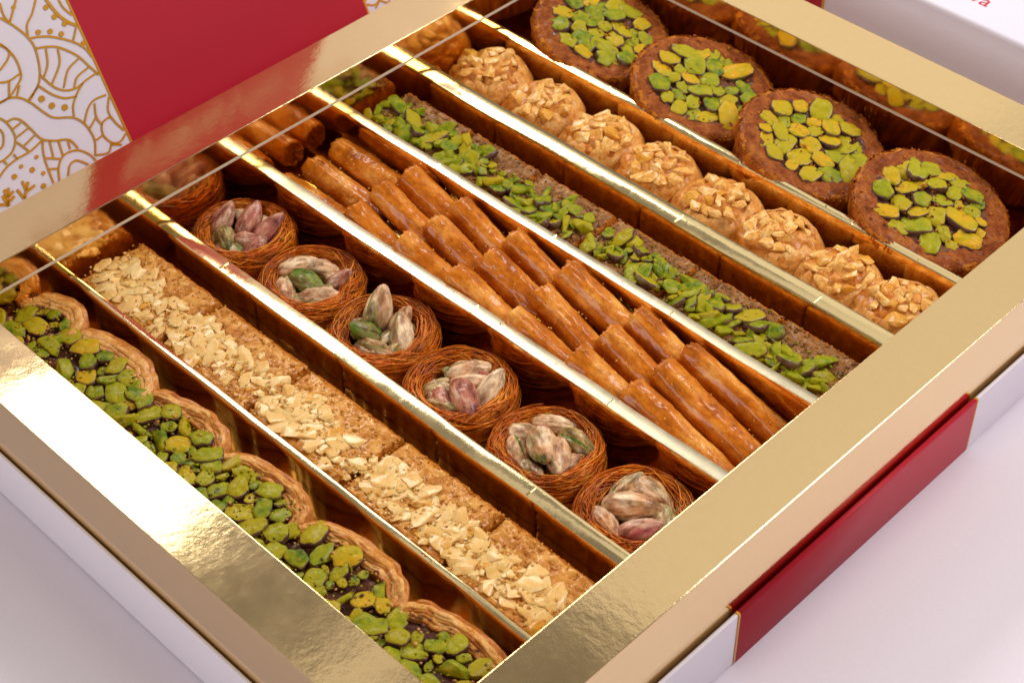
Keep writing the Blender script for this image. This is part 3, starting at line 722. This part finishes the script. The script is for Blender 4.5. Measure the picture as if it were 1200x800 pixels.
H5 = .0160
def pistachio_square(xc, ln, seed, label):
    yc, wd = .1888, .0272
    t = empty('pistachio_baklava', (xc, yc, FLOOR), label, 'baklava', 'pistachio topped semolina baklava squares in the fifth compartment')
    link('pastry_base', slab_mesh(ln-.0018, wd, H5, seed+20, [m_semolina_grey, m_edge]), t, rot=(0, 0, random.Random(seed).uniform(-.015, .015)))
    hl = ln/2; rr = random.Random(seed*17)
    ok = lambda x, y: abs(x) < hl-.0020 and abs(y+.0028) < .0078+.002*N3((xc+x)*160, 4, 0)*2
    P = pack(36, (-hl, hl, -.0115, .007), ok, lambda r, x, y: r.choice((.0014, .0018, .0024, .0030)), seed, slack=.74)
    for x, y, r in P:
        s = r*rr.uniform(.95, 1.15)
        link('pistachio', rr.choice(PGR), t, (x, y, H5+r*.25+rr.uniform(0, .0012)), (rr.uniform(-.5, .5), rr.uniform(-.5, .5), rr.uniform(0, 6.3)), (s*1.2/U, s*1.08/U, s*1.0/U))
    def pos(r):
        x = r.uniform(-hl+.002, hl-.002); y = -.0030+r.gauss(0, .0048)
        if abs(y) > wd/2-.001: return None
        return (x, y, H5+r.uniform(0, .0008))
    c = link('crumbs', crumbs('crumbs', 160, pos, [m_pist, m_pist, m_paste], seed, .0003, .0008), t); c['kind'] = 'stuff'
    c = link('semolina_grains', crumbs('semolina_grains', 700, grain_pos(hl, wd, H5), [m_semolina_grey, m_semolina_grey, m_edge], seed+5, .0003, .0007), t); c['kind'] = 'stuff'
S5 = [(.0030, .0415), (.0415, .0790), (.0790, .1175), (.1175, .1570), (.1570, .1960), (.1960, .2370)]
S5L = ['pistachio baklava square touching the far gold wall', 'second pistachio baklava square from the far gold wall', 'third pistachio baklava square from the far gold wall, heaped with small green pieces',
       'fourth pistachio baklava square from the far gold wall, with long slivers of nut', 'pistachio baklava square second from the near right rim, with separate round nuts', 'pistachio baklava square at the near right rim, partly under the gold rim']
for i, (a, b_) in enumerate(S5): pistachio_square((a+b_)/2, b_-a, i+2, S5L[i])

# ------------------------------------------------------------ 3: kataifi nests
HN = .0142; RN = .0184
def nest_profile(s, ins=0.0):
    # s 0..1 from the foot of the outer wall over the rim and down inside
    if s < .5: t = s/.5; return (RN-.0012+.0012*math.sin(t*PI*.6)-ins, .0005+(HN-.0035)*t)
    if s < .75:
        t = (s-.5)/.25; a = t*PI; return (RN-.0027+(.0025-ins)*math.cos(a), HN-.0030+(.0030-ins)*math.sin(a))
    t = (s-.75)/.25; return (RN-.0052+ins-.0004*t, HN-.0030-.0065*t)
def nest_mesh(seed):
    rr = random.Random(seed); m = MB(); n = 820
    for i in range(n):
        s0 = rr.random()**.8 if i > 300 else rr.uniform(.42, .9)
        th0 = rr.uniform(0, 2*PI); ln = rr.uniform(.7, 2.6); dr = rr.uniform(-.16, .16)*ln*.5; k = max(5, int(ln*6)); ph = rr.uniform(0, 9)
        off = abs(rr.gauss(0, .0006)); pts = []
        for j in range(k+1):
            u = j/k; th = th0+ln*u; s = min(.99, max(.01, s0+dr*(u-.5)+.03*math.sin(u*5+ph)))
            r, z = nest_profile(s); r2_, z2 = nest_profile(min(1, s+.01)); tx, tz = r2_-r, z2-z; l = math.hypot(tx, tz)+1e-9
            wv = off+.0004*math.sin(u*4+ph)
            r += tz/l*wv if True else 0; z += -tx/l*wv
            r += .0004*N3(th*1.2, ph, 0); pts.append((r*math.cos(th), r*math.sin(th), max(.0003, z)))
        m.tube(pts, rr.uniform(.00015, .00030), 3, rr.choice((0, 0, 1, 2)))
    for i in range(26):   # loose threads standing off the rim or crossing the bowl
        th = rr.uniform(0, 2*PI); r = RN-.003; p0 = Vector((r*math.cos(th), r*math.sin(th), HN-.0005)); th2 = th+rr.uniform(.4, 1.2)
        p1 = Vector((r*math.cos(th2), r*math.sin(th2), HN-.001)); mid = (p0+p1)/2*rr.uniform(.75, 1.15)+Vector((0, 0, rr.uniform(.0008, .0028)))
        pts = [(p0*(1-u)**2+mid*2*u*(1-u)+p1*u*u)[:] for u in [q/8 for q in range(9)]]
        m.tube(pts[:rr.randint(4, 9)], .0002, 3, rr.choice((0, 1)))
    return m.mesh('kataifi_threads', [m_kataifi, m_kat_light, m_kat_dark])
def nest_core():
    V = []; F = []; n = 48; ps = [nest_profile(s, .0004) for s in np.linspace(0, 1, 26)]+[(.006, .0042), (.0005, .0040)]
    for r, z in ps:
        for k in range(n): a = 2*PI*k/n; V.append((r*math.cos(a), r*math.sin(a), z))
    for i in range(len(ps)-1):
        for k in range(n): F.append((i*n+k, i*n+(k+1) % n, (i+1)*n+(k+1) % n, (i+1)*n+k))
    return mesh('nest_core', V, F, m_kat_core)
NM = [nest_mesh(5), nest_mesh(9), nest_mesh(14)]; NC = nest_core()
NL = ['kataifi nest farthest along its row, with a magenta skinned pistachio', 'kataifi nest second from the far gold wall, with round pale pistachios', 'kataifi nest third from the far wall, with a bright green pistachio in front',
      'kataifi nest fourth from the far wall, pistachios heaped to one side', 'kataifi nest second from the near right rim, pistachios heaped high', 'kataifi nest at the near right rim, partly under the gold rim']
# kernels: x, y, z above floor, roll/tilt/turn, length scale, mesh
NK = [
 [(-.0095,-.0010,.0205,.9,1.5,.0042,1,0),(-.0030,.0050,.0200,.7,1.8,.0044,1,0),(.0050,.0065,.0195,.6,1.5,.0045,1,3),(.0040,-.0010,.0200,.1,.4,.0030,1,3),(-.0025,-.0055,.0185,.1,-.5,.0042,2,0),(.0040,-.0065,.0170,0,-.1,.0040,2,0),(-.0020,.000,.0150,0,1,.0042,0,0)],
 [(-.0085,.0010,.0200,.3,1.0,.0043,0,0),(-.0020,.0070,.0190,.2,.3,.0038,0,0),(.0060,.0065,.0195,.8,.9,.0035,1,0),(-.0005,-.0010,.0200,.1,.1,.0042,0,4),(.0075,-.0025,.0190,.1,.8,.0042,0,0),(-.0030,-.0080,.0180,.1,-.5,.0042,0,0),(.0040,-.0085,.0160,0,.6,.0036,0,0),(.001,.001,.014,0,1,.0042,2,0)],
 [(-.0075,.0050,.0210,1.0,1.9,.0050,0,0),(.0000,.0075,.0195,.9,1.4,.0034,0,0),(.0055,.0030,.0200,.5,2.4,.0046,0,0),(-.0035,-.0040,.0205,.9,-1.9,.0042,0,4),(.0040,-.0065,.0185,0,.25,.0042,0,0),(-.0095,-.0030,.0175,.2,.2,.0036,0,0),(.0015,.0000,.0160,.1,1.6,.0042,0,0),(-.001,-.009,.016,0,1.2,.0036,2,0)],
 [(-.0035,.0070,.0195,.2,.9,.0042,0,0),(.0015,.0035,.0195,.2,.7,.0042,0,0),(.0075,.0045,.0200,.7,1.6,.0047,0,0),(.0050,-.0030,.0215,.1,-.5,.0047,1,0),(-.0020,-.0035,.0190,.2,.3,.0032,0,0),(-.0060,-.0060,.0180,.4,1.4,.0036,2,0),(.0010,-.0085,.0185,.3,.2,.0036,2,0),(.002,.001,.0150,0,1,.0042,0,0)],
 [(-.0050,.0085,.0195,.1,.5,.0042,0,0),(.0055,.0075,.0200,.1,-.1,.0044,2,0),(-.0075,.0005,.0190,.1,.4,.0044,0,0),(.0000,-.0015,.0225,.3,-.7,.0050,0,0),(.0050,.0000,.0205,.2,-.8,.0045,0,0),(.0085,.0030,.0180,.2,1.3,.0038,0,0),(-.0060,-.0060,.0180,.1,-.6,.0044,0,0),(.0010,-.0090,.0170,.1,-.3,.0040,2,0),(.001,.003,.0155,0,1,.0042,2,0)],
 [(-.0075,.0045,.0195,.4,1.5,.0040,0,0),(-.0005,.0080,.0200,.1,-.1,.0046,0,0),(-.0010,.0000,.0215,.2,.5,.0050,0,0),(.0080,.0030,.0200,.2,-.7,.0044,2,0),(.0060,-.0045,.0200,.3,.9,.0045,1,0),(-.0030,-.0085,.0190,.1,-.3,.0042,0,0),(.002,.002,.0150,0,1,.0042,2,0)],
]
MSEL = {0: [0, 3, 5, 0, 3], 1: [1], 2: [2], 4: [4]}
for i, x in enumerate((.0215, .0600, .0985, .1372, .1772, .2160)):
    t = empty('kataifi_nest', (x, .1018, FLOOR), NL[i], 'pastry', 'kataifi nests filled with pistachios', rz=0)
    o = link('kataifi_threads', NM[i % 3], t, rot=(0, 0, i*1.3)); o['kind'] = 'stuff'
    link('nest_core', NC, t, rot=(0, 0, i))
    er = random.Random(i+90); extra = []
    for q in range(5):
        a = q*1.257+er.uniform(-.3, .3); r = er.uniform(.0070, .0088)
        extra.append((r*math.cos(a), r*math.sin(a), .0182+er.uniform(-.001, .0012), er.uniform(0, .5), a+1.57+er.uniform(-.5, .5), er.uniform(.0030, .0037), er.choice((0, 1, 2)), 0))
    for q, (kx, ky, kz, tl, tn, s, mk, mk2) in enumerate(NK[i]+extra):
        me = KER[4] if mk2 == 4 else KER[[0, 1, 2][mk] if mk else (0, 3, 5)[q % 3]]
        link('pistachio_kernel', me, t, (kx*1.12, ky*1.12, kz-.0074), (q*1.1, -tl, tn), (s*1.16/U, s*1.10/U, s*1.10/U))

# ------------------------------------------------------------ 4: glazed pastry fingers
def finger_mesh(seed, ln, r):
    rr = random.Random(seed); nu, nv = 70, 48; V = []; F = []
    for i in range(nu+1):
        u = i/nu; x = (u-.5)*ln
        for k in range(nv):
            a = 2*PI*k/nv
            rad = r*(1+.035*N3(x*55+seed, math.cos(a), math.sin(a))*2+.030*N3(x*90, math.cos(a)*5+seed, math.sin(a)*5)*2+.022*N3(x*420, math.cos(a)*3+seed, math.sin(a)*3)*2)
            rad *= 1+.05*math.cos(2*(a-seed))
            # lap of the outer sheet, running along the roll
            la = (a-1.1-.25*N3(x*40, seed, 0)) % (2*PI); rad += .00085*math.exp(-la*1.3)+.0004*math.exp(-((a+2.2+.3*N3(x*60, seed, 5)) % (2*PI))*2.2)
            e = min(u, 1-u)*ln; rad *= 1-.10*max(0, 1-e/.0016)**2
            rag = .0007*N3(math.cos(a)*2.5+seed, math.sin(a)*2.5, 3)*2+.0005*N3(math.cos(a)*9+seed, math.sin(a)*9, 3)*2
            V.append((x+(-rag if i == 0 else rag if i == nu else 0), rad*math.cos(a), rad*math.sin(a)))
    for i in range(nu):
        for k in range(nv): F.append((i*nv+k, (i+1)*nv+k, (i+1)*nv+(k+1) % nv, i*nv+(k+1) % nv))
    # rolled layers at each end: rings stepping inwards
    for end, i0, sg in ((0, 0, 1), (1, nu*nv, -1)):
        prev = [i0+k for k in range(nv)]
        for q, (f, d) in enumerate(((.86, .0001), (.80, .0012), (.70, .0002), (.62, .0014), (.50, .0004), (.40, .0016), (.22, .0006))):
            nb = len(V)
            for k in range(nv):
                x, y, z = V[i0+k]; V.append((x+sg*(d+.0004*N3(k*.4, q, seed)), y*f, z*f))
            F += [(prev[k], prev[(k+1) % nv], nb+(k+1) % nv, nb+k) for k in range(nv)]
            prev = [nb+k for k in range(nv)]
        F.append(tuple(prev))
    return mesh('rolled_pastry', V, F, m_finger)
FM = [finger_mesh(s, .0460, .0056) for s in (1, 2, 3, 4, 5)]
ROWS = [.0050, .0465, .0740, .1010, .1290, .1600, .1835]
RWN = ['row touching the far gold wall', 'second row from the far gold wall', 'third row from the far gold wall', 'fourth row from the near right rim', 'third row from the near right rim', 'second row from the near right rim', 'row nearest the near right rim']
YS = [.1345, .1485, .1622]
CLN = ['left', 'middle', 'right']
rr = random.Random(4)
for i, x in enumerate(ROWS):
    for j, y in enumerate(YS):
        tilt = math.radians(2 if i == 0 else 20 if i < 6 else 16)+rr.uniform(-.03, .03); ln = .0450 if i == 0 else .0460 if i < 6 else .0500
        zt = .0234+rr.uniform(-.0012, .0012)+(-.0110 if i == 0 else 0)       # upper end height of the axis above the floor
        hx = x+rr.uniform(-.0012, .0012)
        xc = hx+ln/2*math.cos(tilt); zc = zt-ln/2*math.sin(tilt)-.0035
        t = empty('pastry_finger', (xc, y+rr.uniform(-.0004, .0004), FLOOR), '%s syrup glazed pastry finger of the %s, seen from the near left' % (CLN[j], RWN[i]) if False else '%s glazed rolled pastry finger in the %s' % (CLN[j], RWN[i]), 'pastry finger', 'syrup glazed pastry fingers in the middle compartment')
        o = link('rolled_pastry', FM[(i*3+j) % 5], t, (0, 0, zc), (rr.uniform(0, 6.3), 0, 0))
        o.rotation_mode = 'XYZ'; o.rotation_euler = (rr.uniform(0, 6.3), tilt, rr.uniform(-.05, .05)); o.scale = (ln/.046, .95+.08*rr.random(), 1)
        def pos(r, zc=zc, tilt=tilt, ln=ln):
            u = r.uniform(-.45, .3)*ln; a = r.uniform(-1.1, 1.1)
            return (u*math.cos(tilt), .0064*math.sin(a), zc-u*math.sin(tilt)+.0063*math.cos(a))
        c = link('crumbs', crumbs('crumbs', 14, pos, [m_phyllo_pale, m_cashew_gold], i*9+j, .0003, .00055), t); c['kind'] = 'stuff'

# ------------------------------------------------------------ 6: phyllo roses with cashew
def rose_mesh(seed):
    v = ICO5[0]; out = []
    for p in v:
        q = Vector(p)
        d, pts = mn.voronoi(q*2.6+Vector((seed*5, 0, 0)), distance_metric='DISTANCE', exponent=2.5)
        cell = min(1, (d[1]-d[0])*2.2)
        az = math.atan2(p[1], p[0]); swirl = math.sin(az*2.5+p[2]*4+2.5*N3(p[0]*1.5+seed, p[1]*1.5, p[2]*1.5)*2)
        up = max(0, p[2])
        k = 1+.11*(cell-.5)*(0.35+up)+.045*swirl*(1-up)+.05*N3(p[0]*3+seed, p[1]*3, p[2]*3)+.03*N3(p[0]*9+seed, p[1]*9, p[2]*9)
        z = p[2]*k*.92
        out.append((p[0]*k, p[1]*k, z))
    return mesh('phyllo_rose', np.array(out)*.015, ICO5[1], m_rose)
RM = [rose_mesh(s) for s in (1, 2, 3)]
def wrap_mesh(seed):
    m = MB(); n = 40
    for lay in range(3):
        a0 = lay*1.1+seed; pts = [((1.0+.03*lay)*math.cos(a0+u*3.6)*(1+.04*N3(u*6, lay, seed)), (1.0+.03*lay)*math.sin(a0+u*3.6)) for u in np.linspace(0, 1, n)]
        P = np.array(pts); V = []; prof = [(-.04, -.75), (.05, -.3), (.03, .1), (-.10, .42), (-.26, .62), (-.33, .60), (-.16, .38), (-.04, .1), (.0, -.3), (-.10, -.75)]
        for i in range(n):
            f = math.sin(PI*i/(n-1))**.4
            for s, z in prof: 
                rr_ = 1+s+.03*N3(i*.25, z*3, seed+lay); V.append((P[i][0]*rr_, P[i][1]*rr_, z*f*(1+.12*N3(i*.3, lay, seed)*2)))
        k = len(prof); m.add(V, [(i*k+j, (i+1)*k+j, (i+1)*k+j+1, i*k+j+1) for i in range(n-1) for j in range(k-1)])
    m.v = [(a*.015, b*.015, c*.015) for a, b, c in m.v]
    return m.mesh('phyllo_wrap', m_phyllo_pale)
WM = [wrap_mesh(s) for s in (1, 2)]
RX = [.0175, .0485, .0800, .1090, .1385, .1670, .1950, .2205]
RL = ['phyllo rose with cashews touching the far gold wall', 'second phyllo rose from the far gold wall, with a deep hollow in its top', 'third phyllo rose from the far gold wall, holding a large cashew piece',
      'fourth phyllo rose from the far gold wall', 'fourth phyllo rose from the near right rim', 'third phyllo rose from the near right rim', 'second phyllo rose from the near right rim, the tallest', 'phyllo rose at the near right rim, partly under the gold rim']
for i, x in enumerate(RX):
    t = empty('phyllo_rose_pastry', (x, .2330, FLOOR), RL[i], 'pastry', 'phyllo roses filled with cashew pieces', rz=0)
    rr = random.Random(i*5+2); R0 = .0162*rr.uniform(.95, 1.06); zc = .0108
    link('phyllo_rose', RM[i % 3], t, (0, 0, zc), (0, 0, i*1.1), (R0*.98/.015, R0*1.0/.015, R0*.72/.015))
    link('phyllo_wrap', WM[i % 2], t, (0, 0, zc), (0, 0, 1.9+rr.uniform(-.7, .7)), (R0*1.0/.015, R0*1.0/.015, R0*.80/.015))
    P = pack(18, (-.015, .015, -.015, .015), lambda a, b_: (a-.001)**2+b_*b_ < .0098**2, lambda r, a, b_: r.choice((.0020, .0027, .0036)), i, slack=.85)
    for a, b_, r in P:
        rad = math.hypot(a, b_)/R0; zz = zc+R0*.70*math.sqrt(max(0, 1-rad*rad))
        link('cashew', rr.choice(CSR+CSG[:1]), t, (a, b_, zz-r*.22), (rr.uniform(-.5, .5), rr.uniform(-.5, .5), rr.uniform(0, 6.3)), (r*1.1/U, r*1.1/U, r*.9/U))

# ------------------------------------------------------------ 7: round kataifi discs with pistachio
RD = .0282; HD = .0180
def disc_side(seed):
    n, mlev = 300, 9; V = []; F = []
    for l in range(mlev+1):
        t = l/mlev
        for k in range(n):
            a = 2*PI*k/n; c, s = math.cos(a), math.sin(a)
            r = RD*(.90+.10*t)+.00055*N3(c*38+seed, s*38, t*1.2)*2+.0006*N3(c*5, s*5+seed, t*3)*2
            if l == mlev: r -= .0006
            V.append((r*c, r*s, .0003+(HD-.0008)*t+(.0005*N3(c*30, s*30, seed)*2 if l == mlev else 0)))
    F = [(l*n+k, l*n+(k+1) % n, (l+1)*n+(k+1) % n, (l+1)*n+k) for l in range(mlev) for k in range(n)]
    F.append(tuple(range(n)))
    return mesh('kataifi_side', V, F, m_disc_side)
def disc_top(seed):
    nr, n = 30, 96; V = [(0, 0, HD-.0018)]; F = []
    for i in range(1, nr+1):
        r0 = RD*i/nr*.992
        for k in range(n):
            a = 2*PI*k/n; x, y = r0*math.cos(a), r0*math.sin(a)
            z = HD-.0018*max(0, 1-(r0/.0200)**8)*.75+.00095*FB(x+seed, y, 0, 330, 4)-.0016*max(0, (r0/RD-.90)/.10)**2
            rr_ = 1+(.010*N3(math.cos(a)*6+seed, math.sin(a)*6, 0)*2 if i > nr-3 else 0)
            V.append((x*rr_, y*rr_, z))
    F += [(0, 1+k, 1+(k+1) % n) for k in range(n)]
    for i in range(nr-1):
        for k in range(n): a = 1+i*n; F.append((a+k, a+n+k, a+n+(k+1) % n, a+(k+1) % n))
    me = mesh('kataifi_top', V, F, [m_disc_top, m_paste, m_edge])
    for p in me.polygons:
        r_ = math.hypot(p.center.x, p.center.y)+.0012*N3(p.center.x*300+seed, p.center.y*300, 0)*2
        p.material_index = 1 if r_ < .0198 else (2 if r_ > RD*.955 else 0)
    return me
DL = ['round pistachio pastry farthest along its row, cut by the top of the picture', 'round pistachio pastry second from the far end of its row', 'round pistachio pastry third in its row, with amber yellow nuts', 'round pistachio pastry nearest the right rim']
for i, (x, y) in enumerate(((.0330, .2800), (.0890, .2800), (.1420, .2800), (.1975, .2800))):
    t = empty('round_pistachio_pastry', (x, y, FLOOR+.0052), DL[i], 'pastry', 'round kataifi pastries with pistachio centres')
    t.rotation_euler = (math.radians((-2, 1, -1, 2)[i]), math.radians((12.5, 11, 13, 12)[i]), 0); t.scale = (1.07, 1.0, 1.0)
    link('kataifi_side', disc_side(i+1), t); link('kataifi_top', disc_top(i+1), t)
    rr = random.Random(i+40)
    P = pack(30, (-.021, .021, -.021, .021), lambda a, b_: a*a+b_*b_ < .0176**2, lambda r, a, b_: r.choice((.0028, .0034, .0040, .0046)), i+3, it=200, slack=.96)
    for a, b_, r in P:
        pool = PSA if (i >= 2 and rr.random() < .6) or rr.random() < .4 else PSL[:9]
        link('pistachio', rr.choice(pool), t, (a, b_, HD-.0007+rr.uniform(-.0006, .0006)), (rr.uniform(-.22, .22), rr.uniform(-.22, .22), rr.uniform(0, 6.3)), (r/U, r/U, r*.9/U))
    def pos(r):
        if r.random() < .6: a = r.uniform(0, 6.3); q = r.uniform(.93, 1.0)*RD; return (q*math.cos(a), q*math.sin(a), HD-.001+r.uniform(-.001, .0004))
        a = r.uniform(0, 6.3); q = r.uniform(0, .95)*RD; return (q*math.cos(a), q*math.sin(a), HD+r.uniform(-.0006, .0003))
    c = link('crumbs', crumbs('crumbs', 700, pos, [m_disc_top, m_edge, m_edge, m_disc_side], i, .0003, .0008), t); c['kind'] = 'stuff'

# ------------------------------------------------------------ crumbs fallen into the channels and on the card
def pos(r):
    q = r.random()
    if q < .96:
        lo, hi = r.choice(((.0005, .0375), (.0412, .0765), (.0836, .1225), (.1295, .169), (.175, .2078), (.2165, .251), (.256, .3110)))
        y = lo+(hi-lo)*(r.choice((0, 1))+r.gauss(0, .06)); y = min(hi-.0005, max(lo+.0005, y))
        return (r.uniform(.002, .238), y, FLOOR+.0003)
    d = r.choice(DIV); return (r.uniform(.01, .23), r.uniform(d[0]+.0008, d[1]-.0008), DT+.0002)
m_ = crumbs('crumbs', 420, pos, [m_edge, m_phyllo_pale, m_pist, m_cashew, m_kataifi], 77, .0002, .00055)
c = bpart('crumbs', m_); c['kind'] = 'stuff'
